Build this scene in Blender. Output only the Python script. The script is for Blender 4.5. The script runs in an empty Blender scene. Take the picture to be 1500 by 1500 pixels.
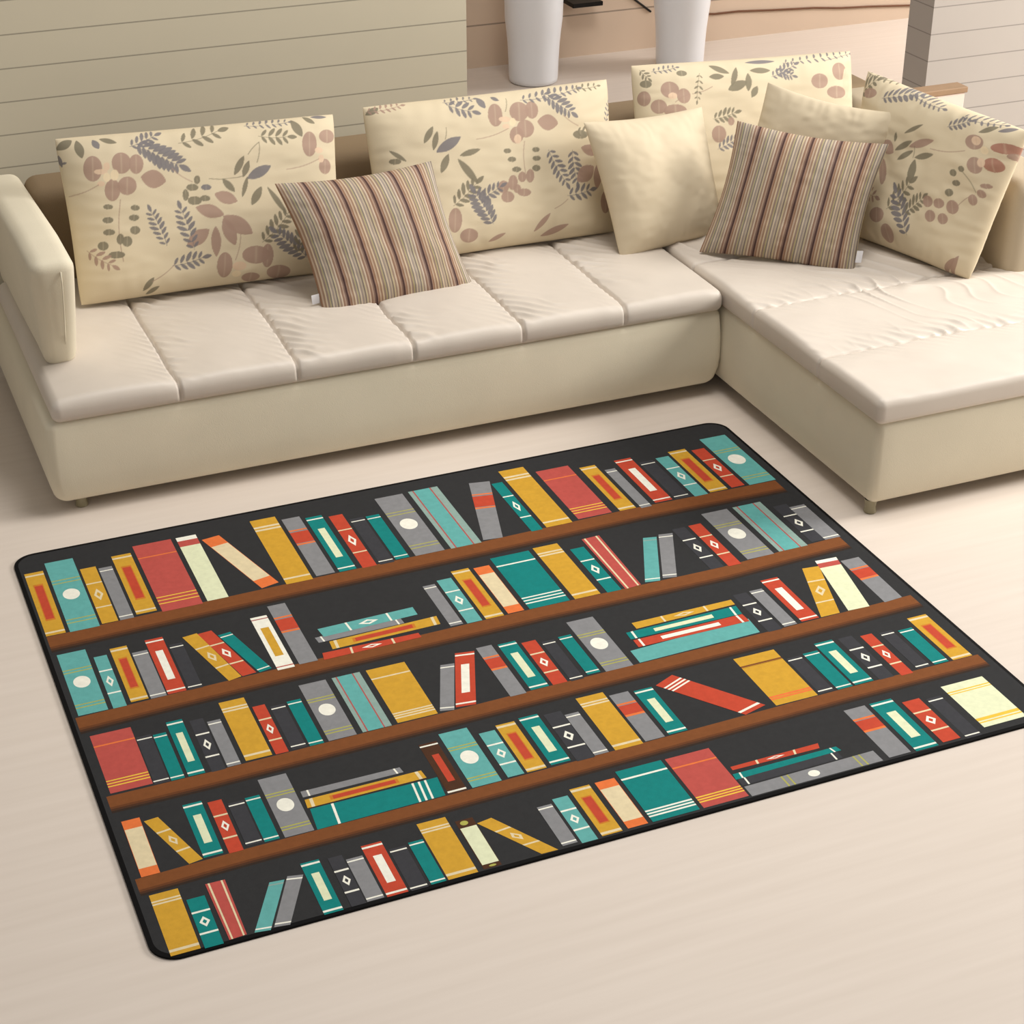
import bpy, math, random
import numpy as np
from mathutils import Matrix, Vector, noise
random.seed(7)
C = bpy.context.scene.collection

# ---------------------------------------------------------------- helpers
def lin(c):
    return tuple((v/255/12.92) if v/255 <= .04045 else ((v/255+.055)/1.055)**2.4 for v in c)

def mat(name, rgb, rough=.8, bump=0, bscale=200, vary=0, vscale=4, spec=.3, sheen=0, stretch=(1, 1, 1), raw=False):
    m = bpy.data.materials.new(name); m.use_nodes = True
    nt = m.node_tree; b = nt.nodes['Principled BSDF']
    col = tuple(rgb) if raw else lin(rgb)
    b.inputs['Base Color'].default_value = (*col, 1)
    b.inputs['Roughness'].default_value = rough
    b.inputs['Specular IOR Level'].default_value = spec
    if sheen:
        b.inputs['Sheen Weight'].default_value = sheen
        b.inputs['Sheen Roughness'].default_value = .5
    tc = nt.nodes.new('ShaderNodeTexCoord')
    mp = nt.nodes.new('ShaderNodeMapping'); mp.inputs['Scale'].default_value = stretch
    nt.links.new(tc.outputs['Object'], mp.inputs['Vector'])
    if vary:
        n = nt.nodes.new('ShaderNodeTexNoise'); n.inputs['Scale'].default_value = vscale; n.inputs['Detail'].default_value = 5
        nt.links.new(mp.outputs['Vector'], n.inputs['Vector'])
        r = nt.nodes.new('ShaderNodeValToRGB')
        r.color_ramp.elements[0].position = .3; r.color_ramp.elements[1].position = .7
        r.color_ramp.elements[0].color = (*[v*(1-vary) for v in col], 1)
        r.color_ramp.elements[1].color = (*[min(1, v*(1+vary)) for v in col], 1)
        nt.links.new(n.outputs['Fac'], r.inputs['Fac']); nt.links.new(r.outputs['Color'], b.inputs['Base Color'])
    if bump:
        n2 = nt.nodes.new('ShaderNodeTexNoise'); n2.inputs['Scale'].default_value = bscale; n2.inputs['Detail'].default_value = 3
        nt.links.new(mp.outputs['Vector'], n2.inputs['Vector'])
        bp = nt.nodes.new('ShaderNodeBump'); bp.inputs['Strength'].default_value = bump; bp.inputs['Distance'].default_value = .002
        nt.links.new(n2.outputs['Fac'], bp.inputs['Height']); nt.links.new(bp.outputs['Normal'], b.inputs['Normal'])
    return m

def tag(o, label=None, cat=None, group=None, kind=None):
    if label: o['label'] = label
    if cat: o['category'] = cat
    if group: o['group'] = group
    if kind: o['kind'] = kind
    return o

def empty(name, loc=(0, 0, 0)):
    o = bpy.data.objects.new(name, None); C.objects.link(o); o.location = loc
    o.empty_display_size = .05
    return o

def link(name, me, mats, parent=None, smooth=True):
    for m in (mats if isinstance(mats, (list, tuple)) else [mats]): me.materials.append(m)
    if smooth: me.polygons.foreach_set('use_smooth', [True]*len(me.polygons))
    o = bpy.data.objects.new(name, me); C.objects.link(o)
    if parent:
        o.parent = parent
        o.matrix_parent_inverse = Matrix.Translation(-Vector(parent.location))
    return o

def mesh(name, V, F):
    me = bpy.data.meshes.new(name)
    me.from_pydata([tuple(v) for v in V], [], F); me.update()
    return me

def grid_faces(nu, nv, off=0, flip=False):
    i = np.arange(nu-1)[:, None]; j = np.arange(nv-1)[None, :]
    a = (i*nv+j).ravel()+off
    q = np.stack([a, a+nv, a+nv+1, a+1], 1)
    return q[:, ::-1] if flip else q

def fast_mesh(name, V, Q):
    me = bpy.data.meshes.new(name)
    V = np.asarray(V, dtype=np.float32); Q = np.asarray(Q, dtype=np.int32)
    me.vertices.add(len(V)); me.vertices.foreach_set('co', V.ravel())
    me.loops.add(Q.size); me.loops.foreach_set('vertex_index', Q.ravel())
    me.polygons.add(len(Q)); me.polygons.foreach_set('loop_start', np.arange(0, Q.size, 4, dtype=np.int32))
    me.update(calc_edges=True); me.validate()
    return me

def axis_pts(a, b, r, step):
    """grid stations along one axis: dense through the rounded edge, even between"""
    n = 6
    e = [a+r*(1-math.cos(k/n*math.pi/2)) for k in range(n)]
    m = max(2, int((b-a-2*r)/step)+1)
    mid = list(np.linspace(a+r, b-r, m))
    return np.array(e+mid+[b-(x-a) for x in reversed(e)])

def soft_box(name, x0, x1, y0, y1, z0, z1, r, mats, parent, step=.05, f=None, rz=None):
    """rounded box surface, six grids sharing edges; f displaces the arrays"""
    lo = np.array([x0, y0, z0]); hi = np.array([x1, y1, z1])
    st = step if isinstance(step, tuple) else (step,)*3
    ax = [axis_pts(lo[k], hi[k], min(r, (hi[k]-lo[k])*.49), st[k]) for k in range(3)]
    Vs = []; Qs = []; off = 0
    for k in range(3):
        u, v = (k+1) % 3, (k+2) % 3
        U, W = np.meshgrid(ax[u], ax[v], indexing='ij')
        for side in (0, 1):
            P = np.zeros(U.shape+(3,)); P[..., u] = U; P[..., v] = W; P[..., k] = hi[k] if side else lo[k]
            P = P.reshape(-1, 3)
            rr = np.minimum(r, (hi-lo)*.49)
            Q = np.clip(P, lo+rr, hi-rr)
            d = (P-Q)/rr; L = np.linalg.norm(d, axis=1, keepdims=True); L[L == 0] = 1
            P = Q+d/L*rr
            Vs.append(P); Qs.append(grid_faces(len(ax[u]), len(ax[v]), off, flip=not side)); off += len(P)
    V = np.concatenate(Vs); Q = np.concatenate(Qs)
    if f is not None: V = f(V)
    # merge the shared edges
    key = np.round(V, 5); _, idx, inv = np.unique(key, axis=0, return_index=True, return_inverse=True)
    me = fast_mesh(name, V[idx], inv.ravel()[Q])
    return link(name, me, mats, parent)

def box_me(parts):
    V = []; F = []
    for (x0, x1, y0, y1, z0, z1) in parts:
        b = len(V)
        V += [(x, y, z) for x in (x0, x1) for y in (y0, y1) for z in (z0, z1)]
        F += [tuple(b+k for k in q) for q in ((0, 1, 3, 2), (4, 6, 7, 5), (0, 4, 5, 1), (2, 3, 7, 6), (0, 2, 6, 4), (1, 5, 7, 3))]
    return mesh('boxes', V, F)

def bevel(o, w, seg=3):
    m = o.modifiers.new('bevel', 'BEVEL'); m.width = w; m.segments = seg; m.limit_method = 'ANGLE'

def lathe(name, prof, mats, parent, n=64, centre=(0, 0, 0)):
    V = []; F = []
    for r, z in prof:
        for k in range(n):
            a = 2*math.pi*k/n; V.append((centre[0]+r*math.cos(a), centre[1]+r*math.sin(a), centre[2]+z))
    for i in range(len(prof)-1):
        for k in range(n):
            F.append((i*n+k, i*n+(k+1) % n, (i+1)*n+(k+1) % n, (i+1)*n+k))
    F.append(tuple(range(n))[::-1])
    return link(name, mesh(name, V, F), mats, parent)

def tube(name, pts, r, mats, parent=None, n=8):
    V = []; F = []; pts = [Vector(p) for p in pts]
    for i, p in enumerate(pts):
        d = (pts[min(i+1, len(pts)-1)]-pts[max(i-1, 0)]).normalized()
        a = d.cross(Vector((0, 0, 1)) if abs(d.z) < .9 else Vector((1, 0, 0))).normalized(); b = d.cross(a)
        for k in range(n):
            t = 2*math.pi*k/n; V.append(p+(a*math.cos(t)+b*math.sin(t))*r)
    for i in range(len(pts)-1):
        for k in range(n): F.append((i*n+k, i*n+(k+1) % n, (i+1)*n+(k+1) % n, (i+1)*n+k))
    F.append(tuple(range(n))[::-1]); F.append(tuple(range(len(V)-n, len(V))))
    return link(name, mesh(name, V, F), mats, parent)

def vnoise(X, Y, s, seed=0):
    """smooth value noise on arrays, range about -1..1"""
    rng = np.random.RandomState(seed); T = rng.uniform(-1, 1, (64, 64))
    x = np.asarray(X)*s; y = np.asarray(Y)*s
    xi = np.floor(x).astype(int); yi = np.floor(y).astype(int); fx = x-xi; fy = y-yi
    fx = fx*fx*(3-2*fx); fy = fy*fy*(3-2*fy)
    g = lambda a, b: T[a % 64, b % 64]
    return (g(xi, yi)*(1-fx)+g(xi+1, yi)*fx)*(1-fy)+(g(xi, yi+1)*(1-fx)+g(xi+1, yi+1)*fx)*fy

# ---------------------------------------------------------------- materials
CREAM = (.72, .65, .50)
M_sofa = mat('sofa_cream_fabric', CREAM, .75, bump=.25, bscale=350, vary=.03, vscale=5, spec=.25, sheen=.15, raw=True)
M_pad = mat('seat_pad_satin', (.66, .59, .515), .45, bump=.12, bscale=350, vary=.03, vscale=6, spec=.35, raw=True)
M_back = mat('backrest_deep_shade_cream', (.24, .17, .10), .8, bump=.3, bscale=300, raw=True)  # cream fabric with the deep shade behind the cushions put into its colour
M_foot = mat('metal_foot', (150, 140, 110), .3, spec=.6)
M_plain = mat('plain_cushion_fabric', (.66, .56, .40), .7, bump=.2, bscale=400, spec=.25, raw=True)
M_tag = mat('white_tag_fabric', (235, 235, 240), .7)
M_planter = mat('white_glazed_ceramic', (232, 234, 238), .3, spec=.5)
M_black = mat('black_paint', (18, 16, 15), .5)
M_cable = mat('brown_cable', (110, 72, 48), .6)
M_cabtop = mat('cabinet_top_wood', (150, 122, 95), .5, vary=.1, vscale=8)
M_cab = mat('cabinet_pale_lacquer', (222, 202, 190), .5)

def floor_mat():
    m = mat('pale_laminate_floor', (.70, .60, .51), .42, spec=.35, raw=True)
    nt = m.node_tree; b = nt.nodes['Principled BSDF']
    tc = nt.nodes['Texture Coordinate'] if 'Texture Coordinate' in nt.nodes else nt.nodes.new('ShaderNodeTexCoord')
    mp = nt.nodes.new('ShaderNodeMapping'); mp.inputs['Scale'].default_value = (.8, 14, 1)
    n = nt.nodes.new('ShaderNodeTexNoise'); n.inputs['Scale'].default_value = 2.2; n.inputs['Detail'].default_value = 6
    r = nt.nodes.new('ShaderNodeValToRGB')
    r.color_ramp.elements[0].position = .3; r.color_ramp.elements[1].position = .7
    r.color_ramp.elements[0].color = (.67, .585, .51, 1); r.color_ramp.elements[1].color = (.71, .625, .55, 1)
    nt.links.new(tc.outputs['Object'], mp.inputs['Vector']); nt.links.new(mp.outputs['Vector'], n.inputs['Vector'])
    nt.links.new(n.outputs['Fac'], r.inputs['Fac']); nt.links.new(r.outputs['Color'], b.inputs['Base Color'])
    return m

def plank_mat(name, rgb, zs, z_off, w=.006, groove=.45):
    """painted boards: thin horizontal grooves every zs metres"""
    m = mat(name, rgb, .6, vary=.02, vscale=2, raw=True)
    nt = m.node_tree; b = nt.nodes['Principled BSDF']
    g = nt.nodes.new('ShaderNodeNewGeometry'); sp = nt.nodes.new('ShaderNodeSeparateXYZ')
    nt.links.new(g.outputs['Position'], sp.inputs['Vector'])
    def mth(op, a, v=None):
        n = nt.nodes.new('ShaderNodeMath'); n.operation = op
        nt.links.new(a, n.inputs[0])
        if v is not None: n.inputs[1].default_value = v
        return n.outputs[0]
    s = mth('SUBTRACT', sp.outputs['Z'], z_off)
    s = mth('ADD', s, zs*50+zs/2)
    s = mth('MODULO', s, zs)
    s = mth('SUBTRACT', s, zs/2)
    s = mth('ABSOLUTE', s)
    s = mth('LESS_THAN', s, w/2)
    mx = nt.nodes.new('ShaderNodeMix'); mx.data_type = 'RGBA'
    src = b.inputs['Base Color'].links[0].from_socket
    nt.links.new(s, mx.inputs[0]); nt.links.new(src, mx.inputs[6])
    mx.inputs[7].default_value = (*[v*groove for v in rgb], 1)
    nt.links.new(mx.outputs[2], b.inputs['Base Color'])
    return m

def vcol_mat(name, rough=.75):
    m = mat(name, (200, 200, 200), rough, bump=.2, bscale=420, spec=.25)
    nt = m.node_tree; a = nt.nodes.new('ShaderNodeAttribute'); a.attribute_name = 'print'
    nt.links.new(a.outputs['Color'], nt.nodes['Principled BSDF'].inputs['Base Color'])
    return m

def stripe_mat():
    m = mat('striped_woven_fabric', (170, 150, 130), .8, bump=.35, bscale=500, spec=.2)
    nt = m.node_tree; b = nt.nodes['Principled BSDF']
    uv = nt.nodes.new('ShaderNodeUVMap'); sp = nt.nodes.new('ShaderNodeSeparateXYZ')
    nt.links.new(uv.outputs['UV'], sp.inputs['Vector'])
    def mth(op, a, v):
        n = nt.nodes.new('ShaderNodeMath'); n.operation = op; nt.links.new(a, n.inputs[0]); n.inputs[1].default_value = v
        return n.outputs[0]
    t = mth('FRACT', mth('MULTIPLY', sp.outputs['X'], 5.6), 0)
    r = nt.nodes.new('ShaderNodeValToRGB'); cr = r.color_ramp; cr.interpolation = 'CONSTANT'
    stops = [(0, (150, 118, 95)), (.05, (192, 170, 148)), (.10, (158, 130, 108)), (.16, (205, 186, 158)), (.21, (150, 130, 118)),
             (.27, (178, 166, 128)), (.32, (140, 130, 118)), (.37, (206, 190, 166)), (.42, (160, 146, 136)), (.48, (186, 172, 150)),
             (.53, (134, 122, 112)), (.58, (196, 182, 150)), (.63, (160, 140, 124)), (.69, (206, 190, 170)), (.74, (150, 120, 102)),
             (.80, (176, 152, 134)), (.85, (128, 104, 94)), (.90, (78, 58, 54)), (.945, (96, 74, 70)), (.97, (168, 138, 118))]
    cr.elements[0].position = 0; cr.elements[0].color = (*lin(stops[0][1]), 1)
    cr.elements[1].position = stops[1][0]; cr.elements[1].color = (*lin(stops[1][1]), 1)
    for p, c in stops[2:]:
        e = cr.elements.new(p); e.color = (*lin(c), 1)
    nt.links.new(t, r.inputs['Fac'])
    # slow change of tone from band to band
    n = nt.nodes.new('ShaderNodeTexNoise'); n.noise_dimensions = '1D'; n.inputs['Scale'].default_value = 7
    nt.links.new(sp.outputs['X'], n.inputs['W'])
    hs = nt.nodes.new('ShaderNodeMix'); hs.data_type = 'RGBA'; hs.blend_type = 'MULTIPLY'
    r2 = nt.nodes.new('ShaderNodeValToRGB'); r2.color_ramp.elements[0].position = .35; r2.color_ramp.elements[1].position = .65
    r2.color_ramp.elements[0].color = (.94, .89, .84, 1); r2.color_ramp.elements[1].color = (.90, .92, .96, 1)
    nt.links.new(n.outputs['Fac'], r2.inputs['Fac'])
    hs.inputs[0].default_value = 1
    nt.links.new(r.outputs['Color'], hs.inputs[6]); nt.links.new(r2.outputs['Color'], hs.inputs[7])
    nt.links.new(hs.outputs[2], b.inputs['Base Color'])
    return m

M_floral = vcol_mat('floral_print_fabric')
M_stripe = stripe_mat()

# ---------------------------------------------------------------- room shell
fl = box_me([(-6, 13, -2, 12, -.1, 0)])
tag(link('floor', fl, floor_mat(), smooth=False), kind='structure')
WCOL = (.54, .485, .37)
wl = link('wall_left', box_me([(-4, 2.655, 6.85, 7.03, 0, 2.7)]), plank_mat('olive_plank_wall', WCOL, .1228, 1.244, w=.005, groove=.55), smooth=False)
tag(wl, kind='structure')
wr = link('wall_right', box_me([(4.885, 9.5, 6.86, 7.045, 0, 2.7)]), plank_mat('grey_plank_wall', (.40, .36, .325), .1208, .954, w=.005, groove=.6), smooth=False)
tag(wr, kind='structure')
wb = link('wall_back', box_me([(-3, 12, 9.9, 10.1, 0, 2.7)]), plank_mat('peach_plank_wall', (.66, .52, .40), .30, .247, w=.009, groove=.5), smooth=False)
tag(wb, kind='structure')

# ---------------------------------------------------------------- planters and bits in the room behind
def planter(x, y, label):
    e = empty('planter', (x, y, 0)); tag(e, label, 'planter', 'tall white planters')
    prof = [(.0, 0), (.125, 0), (.137, .008), (.14, .03), (.143, .12), (.148, .22), (.156, .30), (.163, .36), (.166, .46), (.17, .7), (.178, .95), (.186, 1.1), (.19, 1.115), (.184, 1.12), (.172, 1.11), (.168, 1.04), (.0, 1.04)]
    body = lathe('pot', prof, M_planter, e, centre=(x, y, 0))
    soil = lathe('soil', [(.0, 1.045), (.166, 1.045), (.166, 1.055), (0, 1.06)], mat('soil_'+str(int(x)), (60, 45, 35), .95), e, centre=(x, y, 0))
planter(4.10, 9.53, 'white planter standing whole on the floor, nearer the left plank wall')
planter(5.02, 9.50, 'white planter with its foot hidden behind the floral cushions, nearer the lit wall')
sh = link('wall_shelf', box_me([(4.43, 4.62, 9.72, 9.9, .335, .36)]), M_black, smooth=False); bevel(sh, .003)
tag(sh, 'black low shelf edge on the back wall right of the whole white planter', 'shelf')
rd = tube('leaning_rod', [(4.78, 9.894, .40), (5.02, 9.894, .22)], .006, M_black)  # thin rod leaning against the back wall
tag(rd, 'thin dark slanting rod on the back wall left of the far white planter', 'rod')
cb = tube('wall_cable', [(5.2, 9.894, .19), (5.45, 9.894, .165), (5.62, 9.894, .165), (5.85, 9.894, .15), (6.15, 9.894, .135), (6.35, 9.894, .115), (6.55, 9.894, .105), (6.9, 9.894, .08), (7.4, 9.894, .06)], .006, M_cable)  # thin cable running along the back wall
tag(cb, 'thin brown cord sagging along the pale back wall right of the planters', 'cord')

cabinet = empty('side_cabinet', (4.54, 6.34, 0)); tag(cabinet, 'pale low side cabinet with brown top behind the corner floral cushion', 'cabinet')
o = link('body', box_me([(4.44, 4.695, 6.305, 6.375, 0, .745)]), M_cab, cabinet, smooth=False); bevel(o, .004)
o = link('top', box_me([(4.436, 4.705, 6.30, 6.38, .745, .77)]), M_cabtop, cabinet, smooth=False); bevel(o, .004)

# ---------------------------------------------------------------- sofa
sofa = empty('sectional_sofa', (2.5, 6.0, 0))
tag(sofa, 'cream L-shaped sectional sofa with tufted seat pads behind the bookshelf rug', 'sofa')

def bulge(cx, cy, hx, hy, z0, z1, amt, low=.03):
    """side faces swell out between top and bottom, tuck in at the floor"""
    def f(V):
        t = np.clip((V[:, 2]-z0)/(z1-z0), 0, 1)
        k = amt*np.sin(np.pi*np.clip(t*.9+.1, 0, 1))-low*np.clip(1-t*3, 0, 1)**2
        V[:, 0] += k*np.clip((V[:, 0]-cx)/hx, -1, 1)**5
        V[:, 1] += k*np.clip((V[:, 1]-cy)/hy, -1, 1)**5
        return V
    return f
soft_box('base', .648, 3.108, 5.462, 6.66, .04, .352, .035, M_sofa, sofa, .04, bulge(1.878, 6.06, 1.23, .6, .04, .352, .012, .02))
soft_box('base', 3.125, 4.42, 4.435, 6.66, .04, .352, .03, M_sofa, sofa, .04, bulge(3.77, 5.55, .65, 1.11, .04, .352, .008, .012))

def wrinkle(d, q, seed, a_r, a_l, v0=None):
    """creases fanning out of a seam: d signed distance from it, q (across, along) plan coordinates"""
    u, v = q
    out = 0
    right = np.clip(d, 0, None); left = np.clip(-d, 0, None)
    j = vnoise(u, v, 9, seed)*.5+vnoise(u, v, 21, seed+7)*.22; j2 = vnoise(u, v, 5, seed+3)
    ph = (v*.66+right*.62)*2*np.pi/.042+j*4.5
    w1 = (.5+.5*np.sin(ph))**1.6-.3
    e1 = np.exp(-(right/(.10+.06*j))**1.5)*np.clip(right/.012, 0, 1)*np.clip(.6+.8*j2+.5*vnoise(u, v, 16, seed+9), .05, 1.3)*(d > 0)
    if v0 is not None: ph = 2*np.pi*(right/.034-1.5*np.clip(v-v0, 0, None)**1.35/.034*.5)+j*4.5
    ph2 = (v*.7-left*.75)*2*np.pi/.034+j*3.5
    w2 = (.5+.5*np.sin(ph2))**1.6-.3
    e2 = np.exp(-left/.04)*np.clip(left/.01, 0, 1)*(.6+.4*j2)*(d <= 0)
    return a_r*w1*e1+a_l*w2*e2

def pad(seams, along, u_lim, v0, cross=0):
    """displacement for a seat pad; along = 0: seams are constant-x lines, 1: constant-y lines"""
    def f(V):
        u = V[:, along]; v = V[:, 1-along]; z = V[:, 2]
        top = np.clip((z-.375)/.045, 0, 1); side = np.clip((z-.345)/.03, 0, 1)
        h = np.zeros(len(V)); groove = np.zeros(len(V))
        edges = [u_lim[0]]+list(seams)+[u_lim[1]]
        for a, b in zip(edges[:-1], edges[1:]):
            t = np.clip((u-a)/(b-a), 0, 1); ins = (u >= a) & (u <= b)
            h += np.where(ins, (.022 if not along else .012)*(np.clip(4*t*(1-t), 0, 1)**.38), 0)
        for k, s in enumerate(seams):
            wob = s+.006*vnoise(v, v*0, 7, 30+k)
            d = u-wob
            groove += .017*np.exp(-(d/.0045)**2)
            h += (wrinkle(d, (u, v), 11+k, .0095, .006, v0) if along else wrinkle(d, (u, v), 11+k, .014, .013))*np.clip((np.abs(v-v0))/.04, 0, 1)
        h += .0035*vnoise(u, v, 6, 5)+.0022*vnoise(u+v*.4, v*.5, 22, 6)*(.5+.5*vnoise(u, v, 4, 9))
        if cross:
            h += cross*np.clip((u-4.80)/.06, 0, 1)*np.clip(.35+.8*vnoise(u, v, 3, 17), 0, 1)*((1-np.abs(np.sin((v*1.0+u*.45)*np.pi/.10+vnoise(u, v, 6, 8)*2.4)))**3)
        V[:, 2] += (h-groove)*top
        # puckers pull the front face in at every seam
        fr = np.clip(1-np.abs(v-v0)/.05, 0, 1)
        V[:, 1-along] += groove*.9*fr*side-.006*fr*side*np.clip(h/.02, 0, 1)
        return V
    return f
seams = [1.087, 1.497, 1.906, 2.313, 2.713]
soft_box('seat_cushion', .672, 3.110, 5.452, 6.56, .342, .414, .028, M_pad, sofa, (.0042, .0042, .02), pad(seams, 0, (.672, 3.11), 5.452))
# the long side of the chaise pad
soft_box('seat_cushion', 3.118, 4.41, 4.425, 6.56, .342, .425, .024, M_pad, sofa, (.0042, .0042, .02), pad([4.80, 5.255, 5.72, 6.15], 1, (4.425, 6.56), 3.118, cross=.010))

# backrest: long one along the wall, short one on the right
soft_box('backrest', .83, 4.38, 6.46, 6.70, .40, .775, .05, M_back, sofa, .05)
soft_box('backrest', 4.14, 4.39, 5.17, 6.50, .36, .775, .055, mat('backrest_half_shade_cream', (.46, .38, .27), .75, bump=.3, bscale=300, raw=True), sofa, .05)  # same cream fabric, colour darkened to stand in for shade

# left armrest: slab with a sloping rounded front
def arm_f(V):
    t = np.clip((V[:, 2]-.45)/.38, 0, 1)
    fr = np.clip((6.1-V[:, 1])/.48, 0, 1)
    V[:, 1] += (1-t)**1.3*.13*fr
    V[:, 0] += -.02*(1-t)*np.clip((.765-V[:, 0])/.065, -1, 1)*-1*.5
    V[:, 2] += -.06*np.clip((V[:, 1]-5.9)/.8, 0, 1)
    # the outer side leans out towards the top
    V[:, 0] -= .02*t*np.clip((.80-V[:, 0])/.08, 0, 1)
    return V
arm = soft_box('arm', .698, .828, 5.60, 6.72, .415, .842, .045, M_sofa, sofa, .03, arm_f)
# stitched seam down the front of the arm
tube('piping', [(.778, 5.728, .47), (.778, 5.678, .56), (.778, 5.638, .66), (.778, 5.606, .76), (.778, 5.604, .80)], .0022, M_sofa, arm)
for (x, y) in ((.74, 5.53), (3.0, 5.60), (.78, 6.5), (3.0, 6.5), (3.155, 4.475), (4.3, 4.5), (4.3, 6.5)):
    lathe('leg', [(0, 0), (.02, 0), (.022, .004), (.018, .02), (.022, .05)], M_foot, sofa, n=24, centre=(x, y, 0))

# ---------------------------------------------------------------- cushions
CB = np.array(lin((212, 197, 168)))
CC = {'m': lin((166, 138, 122)), 'g': lin((128, 120, 100)), 'b': lin((122, 117, 118)), 'p': lin((218, 190, 162)), 'c': lin((226, 206, 172)), 'r': lin((166, 118, 100))}
FLORAL = {}
FLORAL['A']="""L -0.2 4.2 5.6 1.3 1.62 g
L 7.1 1.5 7.6 8.4 1.55 g
L 12.5 1.9 13.9 5.5 1.26 b
L 14.8 1.8 20.4 3.8 1.01 g
L 0.2 6.2 0.7 10.8 0.62 b
L 0.6 9.6 2.4 9.3 0.45 b
E 10.5 12.5 3.2 0.3 -0.7 4.6 m
E 20.5 11.5 3.3 0.3 -0.5 3.9 m
E 25.5 12.4 2.5 0.2 -0.5 3.6 m
E 21.3 19.9 3.3 0.3 -0.5 3.3 m
E 16.0 20.9 2.7 0.3 -0.6 3.9 m
E 13.0 13.9 2.3 0.2 -0.1 1.0 p
E 14.7 16.1 1.2 0.1 -0.2 1.7 c
E 17.5 15.6 1.4 0.1 -0.3 2.0 c
E 15.3 12.2 1.1 0.1 -0.2 1.5 p
E 12.4 18.2 1.4 0.1 -0.1 0.9 p
L 26.5 17.2 35.0 19.7 3.35 m
F 26.9 4.8 40.2 14.2 9 4.8 b
F 24.4 5.7 33.6 2.3 5 3.0 b
F 41.2 6.1 55.8 2.7 4 4.3 g
F 65.7 1.6 81.6 1.8 7 2.0 b
F 69.8 6.3 80.2 7.6 4 3.7 g
L 82.9 1.1 85.9 8.1 1.67 g
L 87.6 0.3 91.6 3.4 0.97 g
L 90.6 0.6 96.9 1.1 0.71 b
E 88.5 11.2 2.9 0.3 -0.4 4.8 m
E 96.0 8.8 3.4 0.3 -0.2 2.6 m
E 94.3 20.3 2.6 0.3 -0.2 2.9 m
E 92.1 13.9 1.7 0.2 -0.1 1.1 p
E 92.8 17.2 1.2 0.1 -0.1 1.5 p
L 59.5 20.1 63.5 13.3 1.24 g
L 62.5 21.2 65.2 15.3 1.17 g
L 64.0 21.9 73.1 18.0 1.97 b
L 55.0 21.0 59.1 26.3 1.23 g
L 51.6 26.2 59.6 29.9 2.29 m
L 64.7 31.9 68.9 25.4 1.52 g
L 61.6 28.5 64.2 21.0 0.84 g
L 71.0 25.7 77.8 36.9 1.01 g
S 68.0 16.5 69.6 8.6 0.25 g
S 78.8 20.0 91.9 17.2 0.25 m
S 1.0 21.4 11.6 18.5 0.23 m
S 37.6 15.2 44.3 21.0 0.24 m
S 50.1 20.4 62.6 20.8 0.24 g
S 69.6 8.6 65.0 13.0 0.16 g
E 44.0 23.0 2.1 0.2 -0.1 1.3 g
E 41.3 25.5 1.1 0.1 -0.2 2.1 g
E 48.9 23.5 1.8 0.2 -0.1 1.1 b
E 46.0 20.4 1.1 0.1 -0.2 1.6 g
E 48.1 27.5 1.8 0.2 -0.1 1.1 g
E 44.3 27.9 2.5 0.3 -0.2 1.6 g
L 44.4 30.4 54.3 34.3 2.47 m
L 54.0 34.7 64.0 42.5 3.00 m
L 53.9 35.5 57.3 46.1 2.35 m
L 50.7 38.1 50.0 49.5 1.85 m
L 48.2 39.0 39.8 44.1 2.66 m
F 32.5 43.1 28.4 30.3 7 3.0 b
F 42.2 45.9 39.0 30.6 7 3.5 b
S 18.3 24.4 16.4 47.0 0.32 m
E 13.6 26.7 1.7 0.2 -0.1 0.9 g
E 23.0 28.1 1.6 0.2 -0.1 1.0 g
E 12.9 31.4 1.9 0.2 -0.2 1.1 g
E 22.1 31.6 1.8 0.2 -0.2 1.1 g
E 12.7 35.8 2.1 0.2 -0.2 1.1 g
E 21.9 36.1 1.8 0.2 -0.2 1.5 g
E 18.6 39.8 1.8 0.2 -0.3 1.9 g
E 14.3 44.2 2.9 0.3 -0.2 1.3 g
E 10.0 40.4 1.9 0.2 -0.2 1.6 g
E 16.3 38.7 1.3 0.1 -0.3 1.9 g
F 4.2 41.4 12.2 47.7 4 3.3 m
L 22.6 58.8 26.8 54.2 1.08 g
L 23.7 60.2 28.6 57.8 0.85 g
S 25.9 55.8 35.0 50.1 0.25 m
F 33.7 50.8 44.8 49.2 5 3.5 b
E 52.9 53.1 2.9 0.4 -0.5 4.8 m
E 64.8 50.7 5.2 0.6 -0.3 3.4 m
E 69.1 51.6 2.2 0.3 -0.4 4.5 m
E 73.3 58.4 4.6 0.6 -0.2 2.6 m
E 62.7 59.1 3.5 0.4 -0.2 1.7 m
E 58.4 54.2 2.6 0.3 -0.2 1.7 p
E 57.2 57.1 1.7 0.2 -0.1 1.2 c
F 67.4 46.3 78.2 36.5 6 4.0 g
F 84.3 54.3 73.3 43.6 8 4.1 b
F 80.4 52.1 84.9 40.6 5 3.6 g
S 56.9 51.9 59.6 42.0 0.26 m"""
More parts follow.
